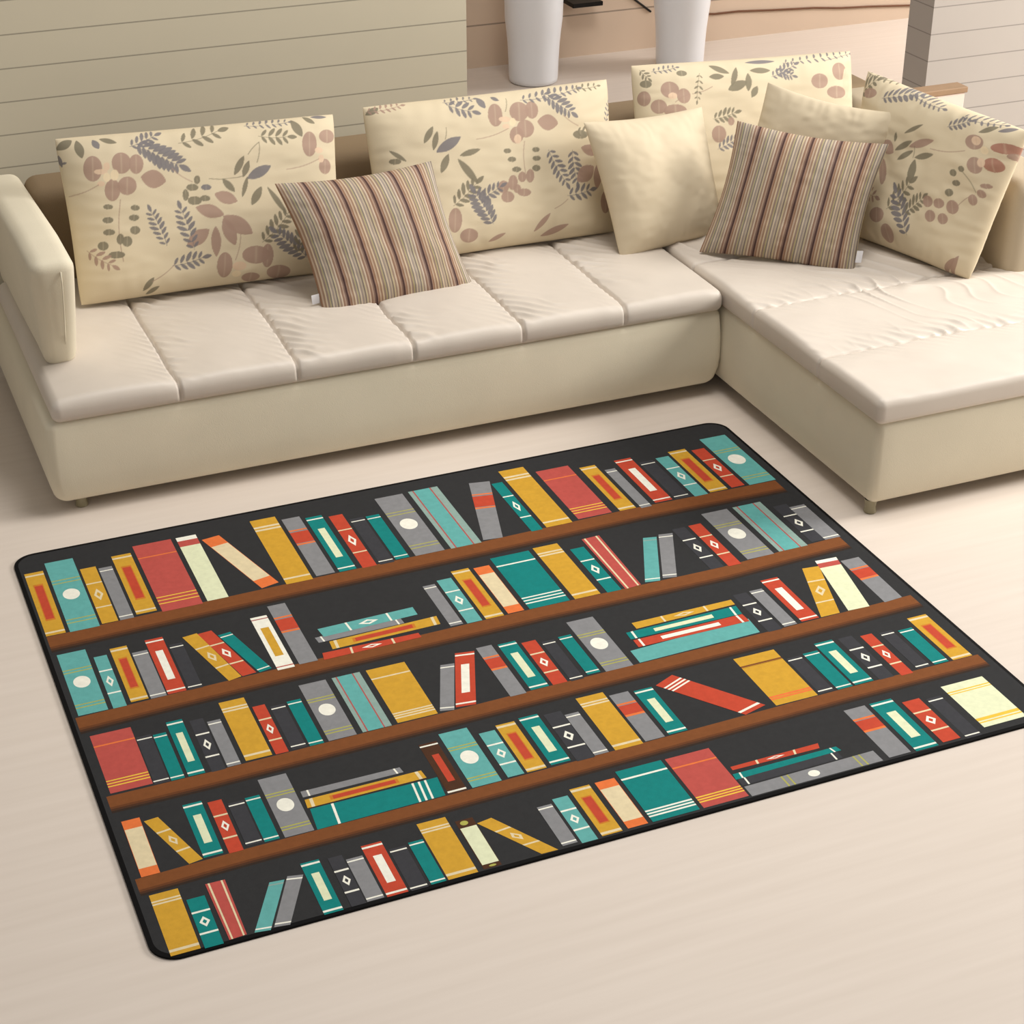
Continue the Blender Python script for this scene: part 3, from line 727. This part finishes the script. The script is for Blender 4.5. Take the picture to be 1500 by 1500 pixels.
# ---------------------------------------------------------------- rug
BOOKS = """YL 1.7 12.4 7.5 12.4 7.5 50.8 1.7 50.8
TC 8.7 8.2 17.6 8.2 17.6 51.1 8.7 51.1
YD 18.4 16.1 23.3 16.1 23.3 50.3 18.4 50.3
G1 23.9 17.7 28.1 17.7 28.1 50.3 23.9 50.3
YL 29.1 12 35.3 12 35.3 49.1 29.1 49.1
RB 36.7 8.3 49.2 8.3 49.2 50.6 36.7 50.6
CR 50.8 8.5 57.4 8.5 57.4 49.9 50.8 49.9
OO 58.4 12.7 64.3 11.8 74 47.5 68.2 48.9
Y2 75.9 6.9 84.5 6.9 84.5 49.7 75.9 49.7
G2 85.9 9.9 92 9.9 92 48.6 85.9 48.6
T2 93.4 11.9 99 11.9 99 49 93.4 49
RD 100.9 13.8 105.6 13.8 105.6 49.4 100.9 49.4
D1 106.7 18.2 111.4 18.2 111.4 49.6 106.7 49.6
T3 112.2 18.5 116.8 18.5 116.8 48.6 112.2 48.6
G3 118.8 8.3 128.7 8.3 128.7 48.9 118.8 48.9
TS 130.9 7.9 141.4 7.9 141.4 48.9 130.9 48.9
G2 152.2 10.1 159.3 11.4 148.9 48.6 142.4 47.8
TD 159.1 13.6 163 13.6 163 48.7 159.1 48.7
Y2 164.6 6.2 173.9 6.2 173.9 48.2 164.6 48.2
RB 176.5 11.2 188.7 11.2 188.7 47.1 176.5 47.1
YL 191.6 14.4 197.5 14.4 197.5 47.4 191.6 47.4
G1 199 19.3 202.9 19.3 202.9 48.4 199 48.4
R1 204.9 14.3 211.3 14.3 211.3 47 204.9 47
D1 212.5 18.8 217.8 18.8 217.8 47.3 212.5 47.3
LD 219.2 18.2 224.2 18.2 224.2 48.1 219.2 48.1
YL 225.3 15.6 232 15.6 232 47.6 225.3 47.6
RD 233.6 17.7 238.6 17.7 238.6 47.4 233.6 47.4
TC 240.2 11.2 250.4 11.2 250.4 48 240.2 48
TC 2.7 62 11 62 11 94.7 2.7 94.7
LD 12.4 67.3 16.2 67.3 16.2 94.9 12.4 94.9
YL 17.6 64.7 22.6 64.7 22.6 93.8 17.6 93.8
G1 23.2 69.2 27.7 69.2 27.7 94.2 23.2 94.2
R1 28.1 64.1 33.4 64.1 33.4 94 28.1 94
D1 34.1 69.3 38.1 69.3 38.1 94.2 34.1 94.2
YD 38.8 66.8 43.3 66.2 49.6 93.2 45.7 94.1
RD 43.4 66.7 47.7 66.3 54.1 92.8 49.9 93.2
T3 48.8 69.7 52.7 69.2 58.8 92.5 55 93.2
CY 60.1 64.4 65.2 64.4 65.2 94.3 60.1 94.3
G2 66.7 59.9 72.3 59.9 72.3 93.8 66.7 93.8
G1 75.3 85 75 82 102 81.3 102.2 84.6
LD 77.6 82.5 77.1 77.8 107.5 77.1 107.5 81.6
YL 78 89.9 78.3 85.6 112.4 84.6 112 89.2
RD 74 94.3 74.6 90.7 104.2 91.3 104.3 93.8
G1 114.4 67.1 118.4 67.1 118.4 91.6 114.4 91.6
LD 119.6 65.6 124.4 65.6 124.4 92.1 119.6 92.1
YL 125.6 62.2 131.5 62.2 131.5 92.1 125.6 92.1
OO 132.9 63.1 138.2 63.1 138.2 91.8 132.9 91.8
TB 140 59.5 153.3 59.5 153.3 91.9 140 91.9
Y2 155 58.8 163.6 58.8 163.6 92 155 92
TD 165.8 64.1 170.6 64.1 170.6 92.4 165.8 92.4
RS 171.9 59.7 178.2 59.4 177.4 92.1 171.8 92.7
LT 190.7 66.4 195.1 67.4 184 92.2 179.2 91.3
G1 196.3 66.4 201 67.2 189.8 92.2 185.4 91.2
DD 201.7 65.2 206.4 65.2 206.4 92.4 201.7 92.4
RD 207.8 65.1 212.3 65.1 212.3 92.9 207.8 92.9
G3 215.4 59.7 225 59.7 225 91.4 215.4 91.4
TS 227.1 59.7 237.6 59.7 237.6 91 227.1 91
DD 239.8 64.4 245 64.4 245 89.8 239.8 89.8
G1 244.6 66.9 250.3 66.9 250.3 90.2 244.6 90.2
RB 3.7 105.3 14.9 105.3 14.9 132.5 3.7 132.5
D1 15.2 110.7 19.3 110.7 19.3 133.2 15.2 133.2
T3 19.7 111.4 23.3 111.4 23.3 133.3 19.7 133.3
T2 24.3 107.1 28.8 107.1 28.8 133.3 24.3 133.3
DD 30.5 108.8 34.3 108.8 34.3 133.7 30.5 133.7
G1 34.9 111.1 38.6 111.1 38.6 133.2 34.9 133.2
Y2 40.1 103.6 47.4 103.6 47.4 132.5 40.1 132.5
RD 48.3 109.1 51.9 109.1 51.9 132.8 48.3 132.8
D1 53 110.8 57.1 110.8 57.1 132.3 53 132.3
T3 57.9 110.3 61.9 110.3 61.9 132.7 57.9 132.7
G3 63.3 104 71.3 104 71.3 132.5 63.3 132.5
TS 73.1 104.1 81.5 104.1 81.5 132.3 73.1 132.3
YB 83.4 104.1 95.2 104.1 95.2 131.8 83.4 131.8
G1 104.2 109.8 108.3 110.4 100 132 96.1 131
R1 110.3 105.7 116 106.7 106.6 131.8 100.8 131.1
G2 116.9 105.6 121.8 105.6 121.8 132.2 116.9 132.2
T2 123.5 106.2 129.1 106.2 129.1 131.4 123.5 131.4
RD 130.3 108.1 134.8 108.1 134.8 131.5 130.3 131.5
D1 135.9 109.9 139.9 109.9 139.9 131.8 135.9 131.8
T3 141.5 109.4 145.6 109.4 145.6 130.6 141.5 130.6
G3 147.1 103 155.8 103 155.8 131.2 147.1 131.2
YD 165.1 114.2 165.1 110.8 198.9 110.6 198.8 113.4
T2 161 118.8 161.2 115 198.6 114.3 198.2 119
R1 161.3 123.4 161.4 119.5 198.1 119.2 198.3 123.4
LP 158.1 130.8 158.2 124.2 198.6 122.1 198.2 129.9
DD 200.6 108.6 205.3 108.6 205.3 130.9 200.6 130.9
G1 206.4 108.5 210.8 108.5 210.8 130.2 206.4 130.2
R1 212.6 104.4 218.6 104.4 218.6 129.8 212.6 129.8
YD 228.5 102.9 234.2 103.6 225.8 129.8 219.3 129.8
CR 234.6 100.5 242.1 100.9 236.1 130.1 228.8 129.8
G2 242.1 103.6 248.7 103.6 248.1 129.5 241.6 130
OO 3.8 145.1 8.5 145.1 8.5 168.3 3.8 168.3
YD 9.2 147.1 12.9 146.7 19.5 167.2 15.9 167.8
T2 19.8 144.5 24.8 144.5 24.8 167 19.8 167
RD 26.1 145.9 29.8 145.9 29.8 167.8 26.1 167.8
D1 30.8 148.4 35 148.4 35 166.8 30.8 166.8
T3 35.5 147.8 39.4 147.8 39.4 166.9 35.5 166.9
G3 40.7 141.7 48.4 141.7 48.4 167.2 40.7 167.2
G1 49.6 153.4 49.7 150.8 77.1 150.9 77.4 153.3
YL 49.4 158.1 49.7 154.5 81.9 154.4 82.2 157.9
TB 49.2 167.3 49.9 158.6 84.9 158.7 84.2 166.7
DR 85.1 143.6 90.3 143.6 90.3 166.8 85.1 166.8
TC 91.8 141.1 100.1 141.1 100.1 166.6 91.8 166.6
LD 102.1 145.1 106.8 145.1 106.8 166.1 102.1 166.1
YL 107.7 143.3 113.3 143.3 113.3 166 107.7 166
T2 114.8 142.6 120.5 142.6 120.5 165.6 114.8 165.6
DD 121.9 143.8 127.1 143.8 127.1 166.7 121.9 166.7
G1 127.3 146.1 131.5 146.1 131.5 166.2 127.3 166.2
Y2 133.4 140.1 141.8 140.1 141.8 166.2 133.4 166.2
G2 142.7 142.4 148.6 142.4 148.6 165.7 142.7 165.7
T2 150 143.1 155.7 143.1 155.7 165.4 150 165.4
R3 157.1 143 163.8 140 181.2 163.3 173.8 165.3
YM 183.9 139.6 197.3 139.6 197.3 164.7 183.9 164.7
D1 198.2 145.4 202.8 145.4 202.8 164.4 198.2 164.4
T3 203.9 145 208.8 145 208.8 164.7 203.9 164.7
T2 209.6 141.7 215.7 141.7 215.7 164.6 209.6 164.6
DD 217.6 142 222.3 142 222.3 165 217.6 165
RD 224.5 143.3 228.4 143.3 228.4 165.6 224.5 165.6
D1 230.6 144.1 234.9 144.1 234.9 164.6 230.6 164.6
T3 236.4 145.1 241.2 145.1 241.2 164.5 236.4 164.5
YL 242.7 140.4 249.3 140.4 249.3 164.6 242.7 164.6
Y2 4 175.6 11.1 175.6 11.1 198.3 4 198.3
TD 12 180.6 16.5 180.6 16.5 198.8 12 198.8
RS 17.6 176.8 22.5 176.9 22.3 197.9 18 198.2
LT 32.3 182.1 36 182.5 27.9 198.6 24.1 198
G1 37 181.6 40.8 182.5 32.7 198.6 28.9 198
T2 41.2 178.4 46 178.4 46 198.5 41.2 198.5
DD 48.1 179.1 51.8 179.1 51.8 198.3 48.1 198.3
G1 52.2 181.2 56.5 181.2 56.5 198 52.2 198
R1 57.2 177.8 62.6 177.8 62.6 198.3 57.2 198.3
D1 63.3 181.7 67.7 181.7 67.7 198.5 63.3 198.5
T3 68.6 181.1 72.5 181.1 72.5 198.2 68.6 198.2
Y2 73.1 175 80.9 175 80.9 198.1 73.1 198.1
OD 82.5 177.8 87.3 177.8 87.3 197.8 82.5 197.8
YD 87.5 180.6 91.7 179.9 102.5 198 98 197.9
G1 104.1 180.6 108.2 180.6 108.2 197.2 104.1 197.2
LD 109.1 179 113.5 179 113.5 198 109.1 198
YL 114.9 177 120.6 177 120.6 197.5 114.9 197.5
OO 122.2 177 127.9 177 127.9 197.3 122.2 197.3
TB 129.2 174.8 142.7 174.8 142.7 197.4 129.2 197.4
RB 143.9 174.9 157.1 174.9 157.1 197.3 143.9 197.3
RD 158.4 186.1 158.5 184.6 185.5 184.4 184.8 186.5
D1 157.6 193 157.7 190 188.3 189.6 188.3 192.7
T3 157.2 190.1 157.5 187.7 189.2 187.6 189.7 189.6
G3 157.8 197.8 157.8 193.5 197.5 193 197.7 197.8
G2 199.9 174.1 206.7 174.1 206.7 197.4 199.9 197.4
T2 208.2 174.1 215.3 174.1 215.3 197.8 208.2 197.8
RD 217.1 177 222.7 177 222.7 197.2 217.1 197.2
D1 224.3 178.2 229 178.2 229 198.2 224.3 198.2
CB 231.5 174.7 245.5 174.7 245.5 195.7 231.5 195.7"""
RX, RY, RZ = .465, 5.257, .008
PAL = {'k': (48, 48, 49), 'K': (12, 11, 12), 'y': (204, 156, 52), 'Y': (232, 190, 70), 'w': (238, 236, 222), 'c': (222, 226, 190),
       't': (18, 126, 122), 'l': (98, 168, 164), 'g': (134, 134, 136), 'r': (190, 72, 50), 'R': (184, 82, 74), 'o': (226, 118, 62),
       'd': (60, 60, 64), 'v': (172, 170, 84), 'B': (124, 74, 40), 'b': (102, 60, 34), 'n': (76, 48, 32), 's': (140, 164, 156), 'm': (168, 92, 88), 'N': (52, 40, 33), 'e': (222, 206, 168), 'u': (200, 122, 44)}
keys = list(PAL)
RM = []
for k in keys:
    RM.append(mat('rug_print_'+str(keys.index(k)), PAL[k], .85, bump=.35, bscale=900, vary=.06, vscale=60, spec=.15, sheen=0))
RV = []; RF = []; RI = []
def poly(pts, key, layer):
    b = len(RV)
    z = RZ+.00006*layer
    ar = sum(pts[i][0]*pts[(i+1) % len(pts)][1]-pts[(i+1) % len(pts)][0]*pts[i][1] for i in range(len(pts)))
    if ar > 0: pts = pts[::-1]
    for (u, v) in pts: RV.append((RX+u/100, RY-v/100, z))
    RF.append(tuple(range(b, b+len(pts)))); RI.append(keys.index(key))
def rr(x0, x1, y0, y1, r, n=10):
    o = []
    for cx, cy, a0 in ((x1-r, y0+r, -90), (x1-r, y1-r, 0), (x0+r, y1-r, 90), (x0+r, y0+r, 180)):
        for k in range(n+1):
            a = math.radians(a0+90*k/n); o.append((cx+r*math.cos(a), cy+r*math.sin(a)))
    return o
def warp(p):
    # the rug lies very slightly bowed along its short sides
    u, v = p
    s = math.sin(math.pi*min(1, max(0, v/199)))
    return (u+(-1.6*(u/254)*s)+(.9*(1-v/199)*-.5*(1-u/254)), v)
outer = [warp(p) for p in rr(0, 254.6, 0, 199.2, 7)]
inner = [warp(p) for p in rr(1.2, 253.4, 1.4, 198.2, 6.0)]
n = len(outer)
b = len(RV)
for (u, v) in outer: RV.append((RX+u/100, RY-v/100, .0005))
for (u, v) in outer: RV.append((RX+u/100, RY-v/100, RZ-.001))
for i in range(n):
    RF.append((b+i, b+(i+1) % n, b+n+(i+1) % n, b+n+i)); RI.append(keys.index('K'))
b2 = len(RV)
for (u, v) in inner: RV.append((RX+u/100, RY-v/100, RZ+.001))
for i in range(n):
    RF.append((b+n+i, b+n+(i+1) % n, b2+(i+1) % n, b2+i)); RI.append(keys.index('K'))
RZ += .0008
poly(inner, 'k', 1)
def strip(top, u0, u1, thick):
    def y(u):
        for (a, va), (c, vc) in zip(top[:-1], top[1:]):
            if u <= c: return va+(vc-va)*(u-a)/(c-a)
        return top[-1][1]
    us = [u0]+[a for a, _ in top if u0 < a < u1]+[u1]
    for t0, t1, k in ((0, .64, 'B'), (.64, .76, 'b'), (.76, .88, 'n'), (.88, 1.0, 'N')):
        for a, c in zip(us[:-1], us[1:]):
            poly([(a, y(a)+thick*t0), (c, y(c)+thick*t0), (c, y(c)+thick*t1), (a, y(a)+thick*t1)], k, 2)
strip([(0, 51.2), (30, 50.2), (75, 49.4), (142, 48.6), (195, 47.4), (254, 48.5)], 1.7, 249.8, 9.0)
strip([(0, 95.4), (30, 94.2), (75, 93), (142, 92), (205, 92.4), (228, 91), (254, 89.8)], 1.7, 249.8, 8.1)
strip([(0, 133.4), (30, 133.5), (75, 132.5), (142, 131.3), (205, 130.6), (254, 129.3)], 2.4, 251.2, 7.4)
strip([(0, 168.5), (30, 167.6), (75, 167.2), (142, 166), (205, 164.8), (254, 164.8)], 2.2, 251, 6.6)

layer = [3]
def book(kind, q):
    tl, tr, br, bl = [np.array(p) for p in q]
    layer[0] = 3 if layer[0] > 10 else layer[0]+3
    L = layer[0]
    W = (np.linalg.norm(tr-tl)+np.linalg.norm(br-bl))/2; H = (np.linalg.norm(bl-tl)+np.linalg.norm(br-tr))/2
    def P(s, t): return tuple((tl*(1-s)+tr*s)*(1-t)+(bl*(1-s)+br*s)*t)
    def rect(s0, s1, t0, t1, k, dl=1): poly([P(s0, t0), P(s1, t0), P(s1, t1), P(s0, t1)], k, L+dl)
    def line(t, k='w', th=.6):
        a = th/H/2; rect(0, 1, t-a, t+a, k)
    def ell(s, t, rs, rt, k): poly([P(s+rs*math.cos(a*math.pi/16), t+rt*math.sin(a*math.pi/16)) for a in range(32)], k, L+2)
    def diamond(k, hole):
        c = .5; a = .29; bb = .105
        poly([P(c, c-bb), P(c+a, c), P(c, c+bb), P(c-a, c)], k, L+1)
        poly([P(c, c-bb*.45), P(c+a*.45, c), P(c, c+bb*.45), P(c-a*.45, c)], hole, L+2)
    body = dict(YL='y', TC='l', YD='y', G1='g', RB='R', CR='c', OO='o', Y2='y', G2='g', T2='t', RD='r', D1='d', T3='t', G3='g', TS='s', TD='t',
                R1='r', LD='l', CY='w', TB='t', RS='R', LT='l', DD='d', YB='y', LP='l', R3='r', YM='y', OD='n', CB='c', DR='n')[kind]
    rect(0, 1, 0, 1, body, 0)
    if kind == 'YL':
        line(.05, 'e', .9); line(.955, 'e', .9)
        rect(.24, .76, .2, .78, 'u'); rect(.29, .71, .225, .755, 'r', 2)
    elif kind in ('TC', 'G3'):
        line(.28, 'v', .45); line(.325, 'v', .45); line(.84, 'v', .45); line(.885, 'v', .45)
        ell(.5, .5, .29, .29*W/H*1.25, 'w')
    elif kind in ('YD', 'RD', 'TD', 'LD', 'DD'):
        line(.29, 'e' if kind in ('YD', 'RD') else 'w', .65); line(.72, 'e' if kind in ('YD', 'RD') else 'w', .65)
        diamond('w' if kind != 'YD' else 'e', body)
    elif kind in ('G1', 'D1', 'T3', 'LT'):
        line(.065, 'w' if kind == 'D1' else 's' if kind == 'LT' else 'w', .5); line(.94, 'w', .5)
    elif kind == 'RB':
        line(.2, 'o', .6); line(.8, 'Y', .5); line(.845, 'Y', .5); line(.89, 'Y', .5)
    elif kind == 'TB':
        line(.17, 'w', .7); line(.80, 'w', .6); line(.85, 'w', .6); line(.90, 'w', .6)
    elif kind == 'CR':
        rect(0, 1, 0, .06, 'w'); rect(0, 1, .06, .15, 'R')
    elif kind == 'OO':
        rect(.02, .98, .16, .86, 'e')
    elif kind == 'Y2':
        rect(0, 1, .11, .135, 'e'); rect(0, 1, .155, .18, 'e'); line(.925, 'e', .9)
    elif kind == 'G2':
        line(.22, 'o', .8); rect(0, 1, .25, .44, 'r'); line(.46, 'o', .9)
    elif kind in ('T2', 'R1'):
        line(.05, 'w', .7); line(.945, 'w', .7); rect(.3, .72, .23, .76, 'c' if kind == 'T2' else 'w')
    elif kind == 'CY':
        line(.05, 'm', .5); line(.95, 'R', .5); rect(.26, .76, .22, .76, 'y')
    elif kind == 'TS':
        rect(.14, .19, 0, 1, 'm'); rect(.19, .72, 0, 1, 'l'); rect(.72, .77, 0, 1, 'm')
    elif kind == 'RS':
        rect(.12, .22, 0, 1, 'e'); rect(.78, .88, 0, 1, 'e')
    elif kind == 'YB':
        line(.18, 'e', .6); line(.84, 'e', .6); line(.88, 'e', .6); line(.92, 'e', .6)
    elif kind == 'YM':
        rect(0, 1, .17, .21, 'B'); rect(0, 1, .2, .205, 'y', 2); line(.84, 'o', .8); line(.88, 'o', .7)
    elif kind == 'R3':
        line(.10, 'w', .6); line(.145, 'w', .6); line(.19, 'w', .6); line(.93, 'w', .9)
    elif kind == 'LP':
        line(.5, 'l', .1)
    elif kind == 'OD':
        ell(.42, .07, .22, .045, 'v'); rect(.05, .97, .16, .92, 'c'); ell(.55, .965, .2, .02, 'v')
    elif kind == 'DR':
        line(.05, 'w', .6); line(.96, 'w', .7); rect(.34, .72, .24, .78, 'r')
    elif kind == 'CB':
        rect(0, 1, .15, .175, 'Y'); rect(0, 1, .2, .22, 'Y'); rect(0, 1, .80, .86, 'Y'); rect(0, 1, .885, .91, 'Y')
for l in BOOKS.split('\n'):
    w = l.split(); v = [float(a) for a in w[1:]]
    book(w[0], [(v[i], v[i+1]) for i in (0, 2, 4, 6)])
me = mesh('rug', RV, RF)
for m in RM: me.materials.append(m)
me.polygons.foreach_set('material_index', RI)
rug = bpy.data.objects.new('rug', me); C.objects.link(rug)
tag(rug, 'black area rug printed with shelves of colourful books on the pale floor', 'rug')

# ---------------------------------------------------------------- light
w = bpy.data.worlds.new('World'); bpy.context.scene.world = w; w.use_nodes = True
bg = w.node_tree.nodes['Background']; bg.inputs['Color'].default_value = (1.0, .97, .93, 1); bg.inputs['Strength'].default_value = .28
def area(name, loc, target, size, power, col):
    l = bpy.data.lights.new(name, 'AREA'); l.shape = 'RECTANGLE'; l.size = size[0]; l.size_y = size[1]; l.energy = power; l.color = col
    o = bpy.data.objects.new(name, l); C.objects.link(o); o.location = loc
    o.rotation_euler = (Vector(target)-Vector(loc)).to_track_quat('-Z', 'Y').to_euler()
    return o
area('window_light', (7.9, 3.8, 3.3), (2.8, 5.2, .2), (2.2, 2.2), 430, (1, .97, .92))
area('ceiling_light', (2.8, 4.6, 5.5), (2.6, 4.8, 0), (2.2, 2.2), 175, (1, .96, .91))
area('front_fill_light', (-1.5, .5, 2.6), (2.5, 5.5, .3), (2.5, 2.5), 12, (1, .98, .95))  # unseen fill added on the camera side to brighten front faces
area('back_fill_light', (8.6, 8.4, 2.3), (5.0, 9.7, .3), (1.6, 1.4), 150, (1, .96, .92))  # unseen fill added to brighten the far right corner and planters

# ---------------------------------------------------------------- camera
cam = bpy.data.cameras.new('camera'); co = bpy.data.objects.new('camera', cam); C.objects.link(co)
co.matrix_world = Matrix(((0.923180, 0.188269, -0.335102, 0.000000), (-0.384368, 0.452188, -0.804852, 0.000000), (-0.000000, 0.871826, 0.489815, 3.000000), (0.000000, 0.000000, 0.000000, 1.000000)))
cam.sensor_width = 36; cam.lens = 2693/1500*36; cam.clip_end = 60
bpy.context.scene.camera = co
vs = bpy.context.scene.view_settings
bpy.context.scene.display_settings.display_device = 'sRGB'
vs.view_transform = 'Standard'; vs.look = 'None'; vs.gamma = 1; vs.use_curve_mapping = False; vs.exposure = -.06
